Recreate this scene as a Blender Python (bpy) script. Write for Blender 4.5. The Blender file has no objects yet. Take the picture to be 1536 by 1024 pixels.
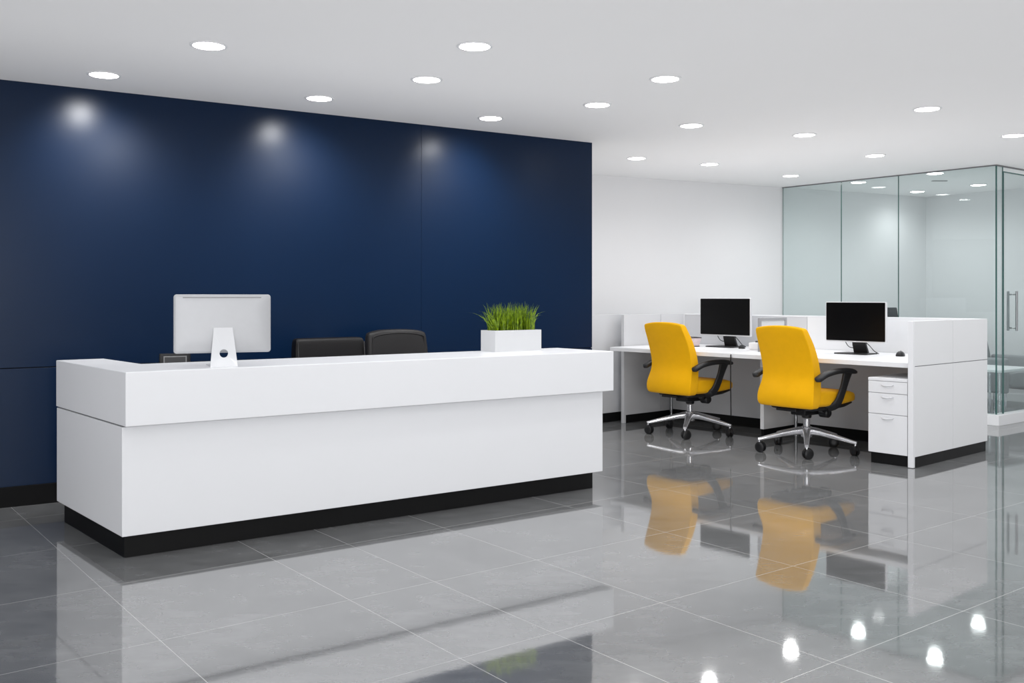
import bpy, bmesh, math, random
from mathutils import Vector, Matrix

random.seed(7)
C = bpy.context.scene.collection
PI = math.pi
CAM_H = 1.35
CEIL = 2.7405

# ------------------------------------------------------------------ helpers
def lin(r, g, b):
    def f(c):
        c /= 255.0
        return c / 12.92 if c <= 0.04045 else ((c + 0.055) / 1.055) ** 2.4
    return (f(r), f(g), f(b), 1.0)

def new_mat(name):
    m = bpy.data.materials.new(name)
    m.use_nodes = True
    nt = m.node_tree
    return m, nt, nt.nodes['Principled BSDF']

def mat(name, col, rough=0.5, metal=0.0, spec=0.5, var=0.04, scale=8.0, bump=0.0, bscale=200.0, sheen=0.0, coat=0.0):
    """procedural material: base colour gently varied by noise, optional fine bump"""
    m, nt, p = new_mat(name)
    N, L = nt.nodes, nt.links
    tc = N.new('ShaderNodeTexCoord')
    nz = N.new('ShaderNodeTexNoise'); nz.inputs['Scale'].default_value = scale; nz.inputs['Detail'].default_value = 4
    L.new(tc.outputs['Object'], nz.inputs['Vector'])
    mx = N.new('ShaderNodeMix'); mx.data_type = 'RGBA'
    mx.inputs['A'].default_value = tuple(c * (1 - var) for c in col[:3]) + (1,)
    mx.inputs['B'].default_value = tuple(min(1, c * (1 + var)) for c in col[:3]) + (1,)
    L.new(nz.outputs['Fac'], mx.inputs['Factor'])
    L.new(mx.outputs['Result'], p.inputs['Base Color'])
    p.inputs['Roughness'].default_value = rough
    p.inputs['Metallic'].default_value = metal
    p.inputs['Specular IOR Level'].default_value = spec
    p.inputs['Sheen Weight'].default_value = sheen
    p.inputs['Coat Weight'].default_value = coat
    if bump:
        n2 = N.new('ShaderNodeTexNoise'); n2.inputs['Scale'].default_value = bscale; n2.inputs['Detail'].default_value = 3
        L.new(tc.outputs['Object'], n2.inputs['Vector'])
        b = N.new('ShaderNodeBump'); b.inputs['Strength'].default_value = bump; b.inputs['Distance'].default_value = 0.002
        L.new(n2.outputs['Fac'], b.inputs['Height']); L.new(b.outputs['Normal'], p.inputs['Normal'])
    return m

def thing(name, label, cat, loc=(0, 0, 0), rz=0.0, group=None):
    o = bpy.data.objects.new(name, None)
    o.empty_display_size = 0.1
    C.objects.link(o)
    o.location = loc
    o.rotation_euler = (0, 0, rz)
    tag(o, label, cat, group)
    return o

def tag(o, label, cat, group=None):
    o['label'] = label; o['category'] = cat
    if group: o['group'] = group
    return o

def obj(name, bm, m, parent=None, smooth=False, subsurf=0, label=None, angle=None):
    bmesh.ops.recalc_face_normals(bm, faces=bm.faces)
    me = bpy.data.meshes.new(name)
    bm.to_mesh(me); bm.free()
    ms = m if isinstance(m, (list, tuple)) else [m]
    for q in ms: me.materials.append(q)
    if smooth:
        for f in me.polygons: f.use_smooth = True
        if angle is not None:
            me.set_sharp_from_angle(angle=angle)
    o = bpy.data.objects.new(name, me)
    C.objects.link(o)
    if parent is not None: o.parent = parent
    if subsurf:
        s = o.modifiers.new('sub', 'SUBSURF'); s.levels = subsurf; s.render_levels = subsurf
    if label: o['label'] = label
    return o

def struct(name, bm, m, parent=None, **k):
    o = obj(name, bm, m, parent, **k)
    if parent is None: o['kind'] = 'structure'
    return o

def prism(bm, pts, z0, z1, bev=0.0, seg=2, mi=0):
    lo = [bm.verts.new((x, y, z0)) for x, y in pts]
    hi = [bm.verts.new((x, y, z1)) for x, y in pts]
    n = len(pts)
    fs = [bm.faces.new(list(reversed(lo))), bm.faces.new(hi)]
    for i in range(n):
        j = (i + 1) % n
        fs.append(bm.faces.new((lo[i], lo[j], hi[j], hi[i])))
    for f in fs: f.material_index = mi
    if bev:
        es = list({e for f in fs for e in f.edges})
        bmesh.ops.bevel(bm, geom=es, offset=bev, segments=seg, affect='EDGES', profile=0.5)
    return fs

def box(bm, x0, x1, y0, y1, z0, z1, bev=0.0, seg=2, mi=0):
    return prism(bm, [(x0, y0), (x1, y0), (x1, y1), (x0, y1)], z0, z1, bev, seg, mi)

def ring_loft(bm, rings, cap=True):
    """rings: lists of 3-D points, equal length, joined into a closed tube"""
    vr = [[bm.verts.new(p) for p in r] for r in rings]
    n = len(vr[0])
    for a, b in zip(vr, vr[1:]):
        for i in range(n):
            j = (i + 1) % n
            bm.faces.new((a[i], a[j], b[j], b[i]))
    if cap:
        bm.faces.new(list(reversed(vr[0]))); bm.faces.new(vr[-1])

def lathe(bm, prof, n=32, cx=0, cy=0):
    rings = [[(cx + r * math.cos(2 * PI * i / n), cy + r * math.sin(2 * PI * i / n), z) for i in range(n)] for r, z in prof]
    ring_loft(bm, rings)

def sweep(bm, path, radii, n=12, up=(0, 0, 1), e=2.0):
    """tube along a path; radii = (half width, half height) per point, superellipse exponent e"""
    P = [Vector(p) for p in path]
    rings = []
    for i, p in enumerate(P):
        t = (P[min(i + 1, len(P) - 1)] - P[max(i - 1, 0)]).normalized()
        s = t.cross(Vector(up))
        if s.length < 1e-4: s = t.cross(Vector((0, 1, 0)))
        s.normalize(); u = s.cross(t).normalized()
        a, b = radii[i] if isinstance(radii, list) else radii
        r = []
        for k in range(n):
            c, q = math.cos(2 * PI * k / n), math.sin(2 * PI * k / n)
            cc = math.copysign(abs(c) ** (2 / e), c); qq = math.copysign(abs(q) ** (2 / e), q)
            r.append(p + s * (a * cc) + u * (b * qq))
        rings.append(r)
    ring_loft(bm, rings)

def smooth_path(pts, k=6):
    P = [Vector(p) for p in pts]
    P = [2 * P[0] - P[1]] + P + [2 * P[-1] - P[-2]]
    out = []
    for i in range(1, len(P) - 2):
        p0, p1, p2, p3 = P[i - 1:i + 3]
        for j in range(k):
            t = j / k
            out.append(0.5 * ((2 * p1) + (p2 - p0) * t + (2 * p0 - 5 * p1 + 4 * p2 - p3) * t * t + (3 * p1 - p0 - 3 * p2 + p3) * t ** 3))
    out.append(P[-2])
    return out

def dup(root, loc, rz, label):
    """copy of a thing together with its parts and sub-parts"""
    r = root.copy(); C.objects.link(r)
    r.location = loc; r.rotation_euler = (0, 0, rz); r['label'] = label
    for ch in list(root.children):
        c = ch.copy(); C.objects.link(c); c.parent = r
        for g in list(ch.children):
            d = g.copy(); C.objects.link(d); d.parent = c
    return r

# ------------------------------------------------------------------ materials
M = {}
M['white'] = mat('white_lacquer', lin(236, 237, 240), 0.38, var=0.01, scale=3)
M['white2'] = mat('white_laminate', lin(234, 235, 237), 0.42, var=0.012, scale=5)
M['grey_lam'] = mat('pale_grey_laminate', lin(206, 207, 210), 0.5, var=0.012, scale=5)
M['seam'] = mat('seam_grey', lin(120, 121, 124), 0.6)
M['kick'] = mat('black_kick', lin(9, 9, 10), 0.5, spec=0.3, var=0.1)
M['ceil'] = mat('ceiling_paint', lin(240, 240, 241), 0.9, spec=0.2, var=0.008, scale=1.5)
M['wallw'] = mat('white_wall_paint', lin(228, 228, 230), 0.85, spec=0.2, var=0.01, scale=2)
M['navy'] = mat('navy_panel', lin(5, 28, 55), 0.30, spec=0.24, var=0.10, scale=1.3, bump=0.05, bscale=500)
M['navygap'] = mat('panel_gap', lin(4, 8, 18), 0.8)
M['base'] = mat('black_baseboard', lin(4, 4, 5), 0.6, spec=0.2)
M['alu'] = mat('brushed_aluminium', lin(188, 189, 192), 0.42, metal=0.25, var=0.02, scale=30)
M['silver'] = mat('silver_plastic', lin(222, 223, 226), 0.35, metal=0.2, var=0.01)
M['chrome'] = mat('polished_aluminium', lin(232, 232, 236), 0.16, metal=0.8, var=0.02)
M['steel'] = mat('brushed_steel', lin(170, 172, 174), 0.28, metal=1.0, var=0.03, scale=40)
M['yellow'] = mat('yellow_upholstery', lin(240, 178, 0), 0.72, spec=0.2, var=0.05, scale=18, bump=0.25, bscale=420, sheen=0.08)
M['black'] = mat('black_plastic', lin(24, 24, 26), 0.42, var=0.08)
M['blackarm'] = mat('black_soft_arm', lin(32, 33, 36), 0.48, var=0.06)
M['leather'] = mat('black_leather', lin(12, 10, 12), 0.45, spec=0.35, var=0.08, scale=25, bump=0.3, bscale=160)
M['leather2'] = mat('charcoal_leather', lin(34, 33, 34), 0.45, spec=0.35, var=0.08, scale=25, bump=0.3, bscale=160)
M['screen'] = mat('dark_screen', lin(5, 5, 6), 0.3, spec=0.2, var=0.05)
M['soil'] = mat('dark_soil', lin(38, 30, 22), 0.95, var=0.4, scale=60, bump=0.6, bscale=120)
M['paper'] = mat('paper', lin(244, 244, 246), 0.7, var=0.01)
M['greyplastic'] = mat('dark_grey_panel', lin(66, 66, 67), 0.5, var=0.06, scale=40)
M['greyline'] = mat('grey_edge_line', lin(140, 140, 140), 0.5)
M['greyfab'] = mat('grey_upholstery', lin(150, 152, 155), 0.85, var=0.06, scale=30, bump=0.2)
M['darkfab'] = mat('charcoal_upholstery', lin(58, 60, 64), 0.8, var=0.08, scale=30, bump=0.2)
M['pinkpaper'] = mat('blotchy_pink_packets', lin(216, 200, 203), 0.55, var=0.22, scale=60)
M['clearrim'] = mat('smoky_tray_plastic', lin(58, 54, 58), 0.25, var=0.05)
M['framegrey'] = mat('mid_grey_frame', lin(150, 151, 154), 0.5, var=0.01)
M['planter'] = mat('planter_white', lin(214, 215, 217), 0.45, var=0.01)
M['soap'] = mat('white_plastic', lin(235, 235, 238), 0.4, var=0.01)

def glass_mat(name, tint, refl=1.0):
    m, nt, p = new_mat(name)
    N, L = nt.nodes, nt.links
    N.remove(p)
    out = N['Material Output']
    tr = N.new('ShaderNodeBsdfTransparent'); tr.inputs['Color'].default_value = tint
    gl = N.new('ShaderNodeBsdfGlossy'); gl.inputs['Roughness'].default_value = 0.01
    gl.inputs['Color'].default_value = (refl, refl, refl, 1)
    fr = N.new('ShaderNodeFresnel'); fr.inputs['IOR'].default_value = 1.45
    tc = N.new('ShaderNodeTexCoord'); nz = N.new('ShaderNodeTexNoise'); nz.inputs['Scale'].default_value = 1.2
    mp = N.new('ShaderNodeMapRange'); mp.inputs['To Min'].default_value = 0.9; mp.inputs['To Max'].default_value = 1.0
    ge = N.new('ShaderNodeNewGeometry'); ir = N.new('ShaderNodeMapRange')
    ir.inputs['To Min'].default_value = 1.45; ir.inputs['To Max'].default_value = 1 / 1.45
    L.new(ge.outputs['Backfacing'], ir.inputs['Value']); L.new(ir.outputs['Result'], fr.inputs['IOR'])
    mu = N.new('ShaderNodeMath'); mu.operation = 'MULTIPLY'
    L.new(tc.outputs['Object'], nz.inputs['Vector']); L.new(nz.outputs['Fac'], mp.inputs['Value'])
    L.new(fr.outputs['Fac'], mu.inputs[0]); L.new(mp.outputs['Result'], mu.inputs[1])
    mx = N.new('ShaderNodeMixShader')
    L.new(mu.outputs[0], mx.inputs[0]); L.new(tr.outputs[0], mx.inputs[1]); L.new(gl.outputs[0], mx.inputs[2])
    L.new(mx.outputs[0], out.inputs['Surface'])
    return m
M['glass'] = glass_mat('green_tint_glass', (0.875, 0.915, 0.912, 1), 0.8)
M['glassedge'] = mat('glass_edge_green', lin(70, 110, 106), 0.2, var=0.05)
M['frost'] = mat('pale_acrylic', lin(205, 208, 211), 0.5, var=0.01)

def emit_mat():
    m, nt, p = new_mat('downlight_lens')
    N, L = nt.nodes, nt.links
    tc = N.new('ShaderNodeTexCoord'); nz = N.new('ShaderNodeTexNoise'); nz.inputs['Scale'].default_value = 20
    L.new(tc.outputs['Object'], nz.inputs['Vector'])
    mx = N.new('ShaderNodeMix'); mx.data_type = 'RGBA'
    mx.inputs['A'].default_value = (1, 0.98, 0.96, 1); mx.inputs['B'].default_value = (1, 1, 1, 1)
    L.new(nz.outputs['Fac'], mx.inputs['Factor'])
    L.new(mx.outputs['Result'], p.inputs['Emission Color'])
    p.inputs['Base Color'].default_value = (0.9, 0.9, 0.9, 1)
    p.inputs['Emission Strength'].default_value = 16
    return m
M['lens'] = emit_mat()

def floor_mat():
    m, nt, p = new_mat('polished_grey_tile')
    N, L = nt.nodes, nt.links
    tc = N.new('ShaderNodeTexCoord')
    mp = N.new('ShaderNodeMapping'); mp.inputs['Rotation'].default_value = (0, 0, -math.radians(37.5))
    L.new(tc.outputs['Object'], mp.inputs['Vector'])
    sp = N.new('ShaderNodeSeparateXYZ'); L.new(mp.outputs['Vector'], sp.inputs[0])
    def math_(op, a, b=None, c=None):
        n = N.new('ShaderNodeMath'); n.operation = op
        for i, v in enumerate((a, b, c)):
            if v is None: continue
            if isinstance(v, (int, float)): n.inputs[i].default_value = v
            else: L.new(v, n.inputs[i])
        return n.outputs[0]
    S, T = sp.outputs['X'], sp.outputs['Y']     # along the two tile directions
    hw = 0.0016
    # rows: every 0.87 m   (T = 3.833 is one of them)
    tm = math_('PINGPONG', math_('SUBTRACT', T, 3.833), 0.435)
    row = math_('LESS_THAN', tm, hw)
    # columns: measured joints, then a regular run on both sides
    cols = [1.20, 2.03, 2.48, 3.10, 4.05, 4.95, 5.85, 6.75, 7.65, 8.55, 9.45, 10.35, 0.33, -0.57, -1.47]
    acc = row
    for c in cols:
        acc = math_('MAXIMUM', acc, math_('COMPARE', S, c, hw))
    grout = acc
    # tile to tile tone
    n1 = N.new('ShaderNodeTexNoise'); n1.inputs['Scale'].default_value = 1.7; n1.inputs['Detail'].default_value = 4; n1.inputs['Roughness'].default_value = 0.55
    L.new(tc.outputs['Object'], n1.inputs['Vector'])
    n2 = N.new('ShaderNodeTexNoise'); n2.inputs['Scale'].default_value = 6; n2.inputs['Detail'].default_value = 3; n2.inputs['Roughness'].default_value = 0.5
    m2 = N.new('ShaderNodeMapping'); m2.inputs['Scale'].default_value = (1, 2.2, 1); m2.inputs['Rotation'].default_value = (0, 0, -math.radians(20))
    L.new(tc.outputs['Object'], m2.inputs['Vector']); L.new(m2.outputs['Vector'], n2.inputs['Vector'])
    f = math_('ADD', math_('MULTIPLY', n1.outputs['Fac'], 0.55), math_('MULTIPLY', n2.outputs['Fac'], 0.45))
    cr = N.new('ShaderNodeValToRGB')
    cr.color_ramp.elements[0].position = 0.33; cr.color_ramp.elements[0].color = lin(105, 106, 107)
    cr.color_ramp.elements[1].position = 0.68; cr.color_ramp.elements[1].color = lin(131, 132, 133)
    L.new(f, cr.inputs['Fac'])
    mx = N.new('ShaderNodeMix'); mx.data_type = 'RGBA'
    L.new(grout, mx.inputs['Factor']); L.new(cr.outputs['Color'], mx.inputs['A']); mx.inputs['B'].default_value = lin(182, 182, 181)
    L.new(mx.outputs['Result'], p.inputs['Base Color'])
    rr = math_('ADD', math_('MULTIPLY', grout, 0.2), 0.045)
    L.new(rr, p.inputs['Roughness'])
    p.inputs['IOR'].default_value = 3.8
    # slight orange peel of the glaze
    n3 = N.new('ShaderNodeTexNoise'); n3.inputs['Scale'].default_value = 14; n3.inputs['Detail'].default_value = 2
    L.new(tc.outputs['Object'], n3.inputs['Vector'])
    b = N.new('ShaderNodeBump'); b.inputs['Strength'].default_value = 0.035; b.inputs['Distance'].default_value = 0.002
    L.new(n3.outputs['Fac'], b.inputs['Height']); L.new(b.outputs['Normal'], p.inputs['Normal'])
    return m
M['floor'] = floor_mat()

def grass_mat():
    m, nt, p = new_mat('grass_green')
    N, L = nt.nodes, nt.links
    tc = N.new('ShaderNodeTexCoord')
    nz = N.new('ShaderNodeTexNoise'); nz.inputs['Scale'].default_value = 45; nz.inputs['Detail'].default_value = 2
    L.new(tc.outputs['Object'], nz.inputs['Vector'])
    cr = N.new('ShaderNodeValToRGB')
    e = cr.color_ramp.elements
    e[0].position = 0.3; e[0].color = lin(58, 90, 6)
    e[1].position = 0.7; e[1].color = lin(146, 174, 16)
    L.new(nz.outputs['Fac'], cr.inputs['Fac']); L.new(cr.outputs['Color'], p.inputs['Base Color'])
    p.inputs['Roughness'].default_value = 0.5
    return m
M['grass'] = grass_mat()

# ------------------------------------------------------------------ setting
bm = bmesh.new(); box(bm, -9, 13, -5, 16, -0.1, 0.0)
struct('floor', bm, M['floor'])
bm = bmesh.new(); box(bm, -9, 13, -5, 16, CEIL, CEIL + 0.15)
struct('ceiling', bm, M['ceil'])

def wall_frame(p, d):
    """rotation and location helper: local x runs along the wall from p in direction d, local +y goes behind it"""
    return (p[0], p[1], 0), math.atan2(d[1], d[0])

# navy feature wall: panels with open joints on a dark backing
loc, rz = wall_frame((-3.276, 6.142), (3.998, 2.526))
bm = bmesh.new()
box(bm, -5.0, 4.729, 0.012, 0.17, 0, CEIL, mi=1)
x_l, x_s, x_r = -5.0, 3.01, 4.731
for (a, b) in ((x_l, -1.31), (-1.306, x_s - 0.0006), (x_s + 0.0006, x_r)):
    box(bm, a, b, 0, 0.016, 0.893, CEIL, 0.0012, 1)
box(bm, x_l, x_r, 0, 0.016, 0.0, 0.887, 0.0012, 1)
w = struct('wall_left', bm, [M['navy'], M['navygap']]); w.location = loc; w.rotation_euler[2] = rz
bm = bmesh.new(); box(bm, -5.0, 4.731, -0.014, 0.0, 0, 0.13, 0.002, 1)
w = struct('baseboard_left', bm, M['base']); w.location = loc; w.rotation_euler[2] = rz

# side wall closing the room on the left, outside the frame
loc2, rz2 = wall_frame((-7.5, 3.47), (0.534, -0.845))
bm = bmesh.new(); box(bm, 0, 9.5, 0, -0.15, 0, CEIL)
w = struct('wall_side', bm, M['wallw']); w.location = loc2; w.rotation_euler[2] = rz2

# white back wall, running behind the glass room
loc, rz = wall_frame((0.942, 10.94), (0.891, 0.454))
bm = bmesh.new(); box(bm, -3.2, 5.43, 0, 0.15, 0, CEIL)
w = struct('wall_back', bm, M['wallw']); w.location = loc; w.rotation_euler[2] = rz
bm = bmesh.new(); box(bm, -3.2, 5.42, -0.012, 0, 0, 0.1, 0.002, 1)
w = struct('baseboard_back', bm, M['white2']); w.location = loc; w.rotation_euler[2] = rz
loc, rz = wall_frame((5.777, 13.405), (0.579, -0.815))
bm = bmesh.new(); box(bm, 0, 11, 0, 0.15, 0, CEIL)
w = struct('wall_right', bm, M['wallw']); w.location = loc; w.rotation_euler[2] = rz
bm = bmesh.new(); box(bm, 0.02, 11, -0.012, 0, 0, 0.1, 0.002, 1)
w = struct('baseboard_right', bm, M['white2']); w.location = loc; w.rotation_euler[2] = rz

# glass room: three panes on the front, a narrow pane, a glass door and a last pane on the side
GA, GB = Vector((3.434, 12.21)), Vector((5.092, 10.10))
gd = (GB - GA).normalized(); GL = (GB - GA).length
CURB = 0.11
def pane(name, p, d, x0, x1, z0=CURB, z1=CEIL - 0.008):
    bm = bmesh.new()
    box(bm, x0 + 0.003, x1 - 0.003, -0.006, 0.006, z0, z1)
    for f in bm.faces:
        if abs(f.normal.y) < 0.5: f.material_index = 1
    bm.normal_update()
    for f in bm.faces:
        f.material_index = 0 if abs(f.normal.y) > 0.5 else 1
    o = struct(name, bm, [M['glass'], M['glassedge']])
    o.location = (p[0], p[1], 0); o.rotation_euler[2] = math.atan2(d[1], d[0])
    return o
pane('window_1', GA, gd, 0.012, 0.317 * GL)
pane('window_2', GA, gd, 0.317 * GL, 0.591 * GL)
pane('window_3', GA, gd, 0.591 * GL, GL)
sd = Vector((-gd.y, gd.x))           # side direction, away to the right
SL = 2.46
pane('window_4', GB, sd, 0.008, 0.15)
door = pane('door_1', GB, sd, 0.155, 1.05, CURB + 0.012, CEIL - 0.07)
pane('window_5', GB, sd, 1.055, SL)
# door pull: one bar on each face, with standoffs
for s, nm in ((-1, 'outside'), (1, 'inside')):
    bm = bmesh.new()
    y = s * 0.045
    sweep(bm, [(0.37, y, 0.985), (0.37, y, 1.41)], (0.0125, 0.0125), 16)
    for z in (1.015, 1.375):
        sweep(bm, [(0.37, s * 0.006, z), (0.37, y, z)], (0.008, 0.008), 12)
    obj('door_handle', bm, M['steel'], door, smooth=True, angle=0.7)
# door frame line and head rail
bm = bmesh.new()
for x in (0.155,):
    box(bm, x - 0.004, x + 0.006, -0.009, 0.009, CURB, CEIL - 0.062)
box(bm, 0.151, 1.055, -0.009, 0.009, CEIL - 0.068, CEIL - 0.058)
o = struct('trim_3', bm, M['glassedge']); o.location = (GB.x, GB.y, 0); o.rotation_euler[2] = math.atan2(sd.y, sd.x)
# white curb and slim head channel following the glass corner
def offset_corner(dist):
    n1 = Vector((gd.y, -gd.x)) * dist       # outwards of the front glass
    n2 = Vector((sd.y, -sd.x)) * dist
    return n1, n2
def strip(name, dist, z0, z1, m, cut=0.0):
    bm = bmesh.new()
    for s in (1,):
        o1 = Vector((gd.y, -gd.x)) ; o2 = Vector((sd.y, -sd.x))
        a, c = GA + gd * cut, GB + sd * SL
        outer = [a + o1 * dist, GB + o1 * dist + o2 * dist, c + o2 * dist]
        inner = [c - o2 * dist, GB - o1 * dist - o2 * dist, a - o1 * dist]
        prism(bm, [(v.x, v.y) for v in outer + inner], z0, z1, 0.003, 2)
    return struct(name, bm, m)
strip('trim_1', 0.055, 0.0, CURB, M['white2'], 0.03)
strip('trim_2', 0.012, CEIL - 0.012, CEIL - 0.0005, M['seam'], 0.01)

# ------------------------------------------------------------------ reception desk
P0 = Vector((-1.952, 4.850))
U = Vector((0.8165, 0.5774)).normalized()
V = Vector((-0.650, 0.760)).normalized()
def dp(a, b): 
    v = U * a + V * b
    return (v.x, v.y)
desk = thing('reception_desk', 'long white L-shaped reception desk with thick overhanging counter and black kick plate', 'desk', (P0.x, P0.y, 0))
LA = 1.215          # length of the left arm
LF = 3.265          # length of the front
bm = bmesh.new()
prism(bm, [dp(0, 0), dp(LF, 0), dp(LF, 0.58), dp(0.27, 0.58), dp(0.27, LA), dp(0, LA)], 0.692, 0.969, 0.004, 2)
obj('counter', bm, M['white'], desk)
bm = bmesh.new()
prism(bm, [dp(0.003, 0.062), dp(LF - 0.043, 0.062), dp(LF - 0.043, 0.36), dp(0.25, 0.36), dp(0.25, LA - 0.002), dp(0.003, LA - 0.002)], 0.123, 0.684, 0.003, 2)
obj('front_panel', bm, M['white'], desk)
bm = bmesh.new()
prism(bm, [dp(0.012, 0.075), dp(LF - 0.055, 0.075), dp(LF - 0.055, 0.35), dp(0.24, 0.35), dp(0.24, LA - 0.012), dp(0.012, LA - 0.012)], 0.6835, 0.6925)
obj('shadow_gap', bm, M['seam'], desk)
bm = bmesh.new()
prism(bm, [dp(0.035, 0.125), dp(LF - 0.078, 0.125), dp(LF - 0.078, 0.33), dp(0.22, 0.33), dp(0.22, LA - 0.04), dp(0.035, LA - 0.04)], 0.0, 0.124)
obj('kick_plate', bm, M['kick'], desk)
bm = bmesh.new()
prism(bm, [dp(0.252, 0.362), dp(LF - 0.06, 0.362), dp(LF - 0.06, 0.80), dp(0.252, 0.80)], 0.655, 0.683, 0.003, 1)
obj('inner_worktop', bm, M['grey_lam'], desk)

# ------------------------------------------------------------------ all-in-one computer on the counter
def on_desk(a, b, z):
    v = P0 + U * a + V * b
    return (v.x, v.y, z)
ry = math.radians(22)
aio = thing('desktop_computer', 'silver all-in-one computer seen from behind on the white reception counter', 'computer', (-1.579, 5.255, 0.969), ry)
# local x along the screen, +y behind counter (towards the user); the back of the housing faces -y
bm = bmesh.new()
W2, z0, z1, R = 0.257, 0.073, 0.394, 0.016
def rrect(w2, za, zb, r, y, n=6):
    pts = []
    for cx, cz, a0 in ((w2 - r, zb - r, 0), (-w2 + r, zb - r, 90), (-w2 + r, za + r, 180), (w2 - r, za + r, 270)):
        for k in range(n + 1):
            a = math.radians(a0 + 90 * k / n)
            pts.append((cx + r * math.cos(a), y, cz + r * math.sin(a)))
    return pts
ring_loft(bm, [rrect(W2 - 0.07, z0 + 0.07, z1 - 0.06, R, 0.0262), rrect(W2 - 0.012, z0 + 0.012, z1 - 0.012, R, 0.0285),
               rrect(W2 - 0.003, z0 + 0.003, z1 - 0.003, R, 0.0305), rrect(W2, z0, z1, R, 0.034),
               rrect(W2, z0, z1, R, 0.045), rrect(W2 - 0.002, z0 + 0.002, z1 - 0.002, R, 0.047)])
house = obj('housing', bm, M['alu'], aio, smooth=True, angle=0.9)
bm = bmesh.new(); ring_loft(bm, [rrect(W2 - 0.012, z0 + 0.06, z1 - 0.012, 0.004, 0.0468), rrect(W2 - 0.012, z0 + 0.06, z1 - 0.012, 0.004, 0.0485)])
obj('screen', bm, M['screen'], aio)
bm = bmesh.new(); box(bm, -W2 + 0.047, W2 - 0.052, 0.0268, 0.036, z1 - 0.0195, z1 - 0.0145, 0.001, 1)
obj('vent_slot', bm, M['greyline'], aio)
# stand: tapering plate with a round cable hole, folded into a foot
def stand():
    bm = bmesh.new()
    n = 40
    yb = lambda z: -0.030 + 0.050 * (z / 0.21) ** 1.3       # leans towards the housing
    zt, zc, rc = 0.212, 0.072, 0.0225
    def outer(k):
        a = 2 * PI * k / n
        dx, dz = math.cos(a), math.sin(a)
        best = 1e9
        # trapezoid: bottom half width .072, top .050
        if dz > 1e-6: best = min(best, (zt - zc) / dz)
        if dz < -1e-6: best = min(best, (0.0 - zc) / dz)
        for sx in (1, -1):
            # x = sx*(0.072 - 0.022*z/zt)
            den = dx * sx + 0.022 / zt * dz
            if den > 1e-6:
                t = (0.072 - 0.022 * zc / zt) / den
                best = min(best, t)
        return dx * best, zc + dz * best
    angs = list(range(n))
    fr, bk, fi, bi = [], [], [], []
    corners = [(0.050, zt), (-0.050, zt), (-0.072, 0.0), (0.072, 0.0)]
    out = [outer(k) for k in angs]
    for cx, cz in corners:
        k = min(angs, key=lambda q: (out[q][0] - cx) ** 2 + (out[q][1] - cz) ** 2)
        out[k] = (cx, cz)
    T = 0.009
    for k in angs:
        x, z = out[k]; a = 2 * PI * k / n
        fr.append(bm.verts.new((x, yb(z), z))); bk.append(bm.verts.new((x, yb(z) + T, z)))
        xi, zi = rc * math.cos(a), zc + rc * math.sin(a)
        fi.append(bm.verts.new((xi, yb(zi), zi))); bi.append(bm.verts.new((xi, yb(zi) + T, zi)))
    for k in angs:
        j = (k + 1) % n
        bm.faces.new((fr[k], fr[j], fi[j], fi[k])); bm.faces.new((bk[j], bk[k], bi[k], bi[j]))
        bm.faces.new((fr[j], fr[k], bk[k], bk[j])); bm.faces.new((fi[k], fi[j], bi[j], bi[k]))
    return bm
obj('stand', stand(), M['silver'], aio)
bm = bmesh.new(); prism(bm, [(-0.072, -0.030), (0.072, -0.030), (0.080, 0.15), (-0.080, 0.15)], 0.0, 0.006, 0.002, 1)
obj('foot', bm, M['silver'], aio)

# ------------------------------------------------------------------ planter with grass
pl = thing('planter', 'low white rectangular planter of bright green grass on the reception counter', 'planter', on_desk(2.545, 0.372, 0.969), math.atan2(U.y, U.x))
PW, PD, PH, PT = 0.397, 0.158, 0.148, 0.008
bm = bmesh.new()
def planter_box(bm):
    o = [(0, 0), (PW, 0), (PW, PD), (0, PD)]
    sk = lambda x, y: (x - 0.082 * y, y)
    i = [(PT, PT), (PW - PT, PT), (PW - PT, PD - PT), (PT, PD - PT)]
    lo = [bm.verts.new((*sk(*p), 0.0)) for p in o]; hi = [bm.verts.new((*sk(*p), PH)) for p in o]
    ih = [bm.verts.new((*sk(*p), PH)) for p in i]; il = [bm.verts.new((*sk(*p), PH - 0.03)) for p in i]
    bm.faces.new(lo[::-1]); bm.faces.new(il)
    for k in range(4):
        j = (k + 1) % 4
        bm.faces.new((lo[k], lo[j], hi[j], hi[k])); bm.faces.new((hi[k], hi[j], ih[j], ih[k])); bm.faces.new((ih[k], ih[j], il[j], il[k]))
planter_box(bm)
obj('planter_box', bm, M['planter'], pl)
bm = bmesh.new(); prism(bm, [(PT + 0.001, PT + 0.001), (PW - PT - 0.002, PT + 0.001), (PW - PT - 0.014, PD - PT - 0.001), (PT - 0.010, PD - PT - 0.001)], PH - 0.029, PH - 0.012)
obj('soil', bm, M['soil'], pl)
bm = bmesh.new()
rg = random.Random(3)
def blade(bm, x, y, z, h, lean, az, wd, droop):
    n = 6
    side = Vector((-math.sin(az + 1.2), math.cos(az + 1.2), 0))
    prev = None
    for k in range(n + 1):
        t = k / n
        r = lean * h * t ** 1.7
        zz = z + h * (t - droop * t ** 3)
        p = Vector((x + r * math.cos(az), y + r * math.sin(az), zz))
        wdt = wd * (1 - t ** 2) * 0.5 + 0.0003
        a, b = bm.verts.new(p - side * wdt), bm.verts.new(p + side * wdt)
        if prev: bm.faces.new((prev[0], prev[1], b, a))
        prev = (a, b)
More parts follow.
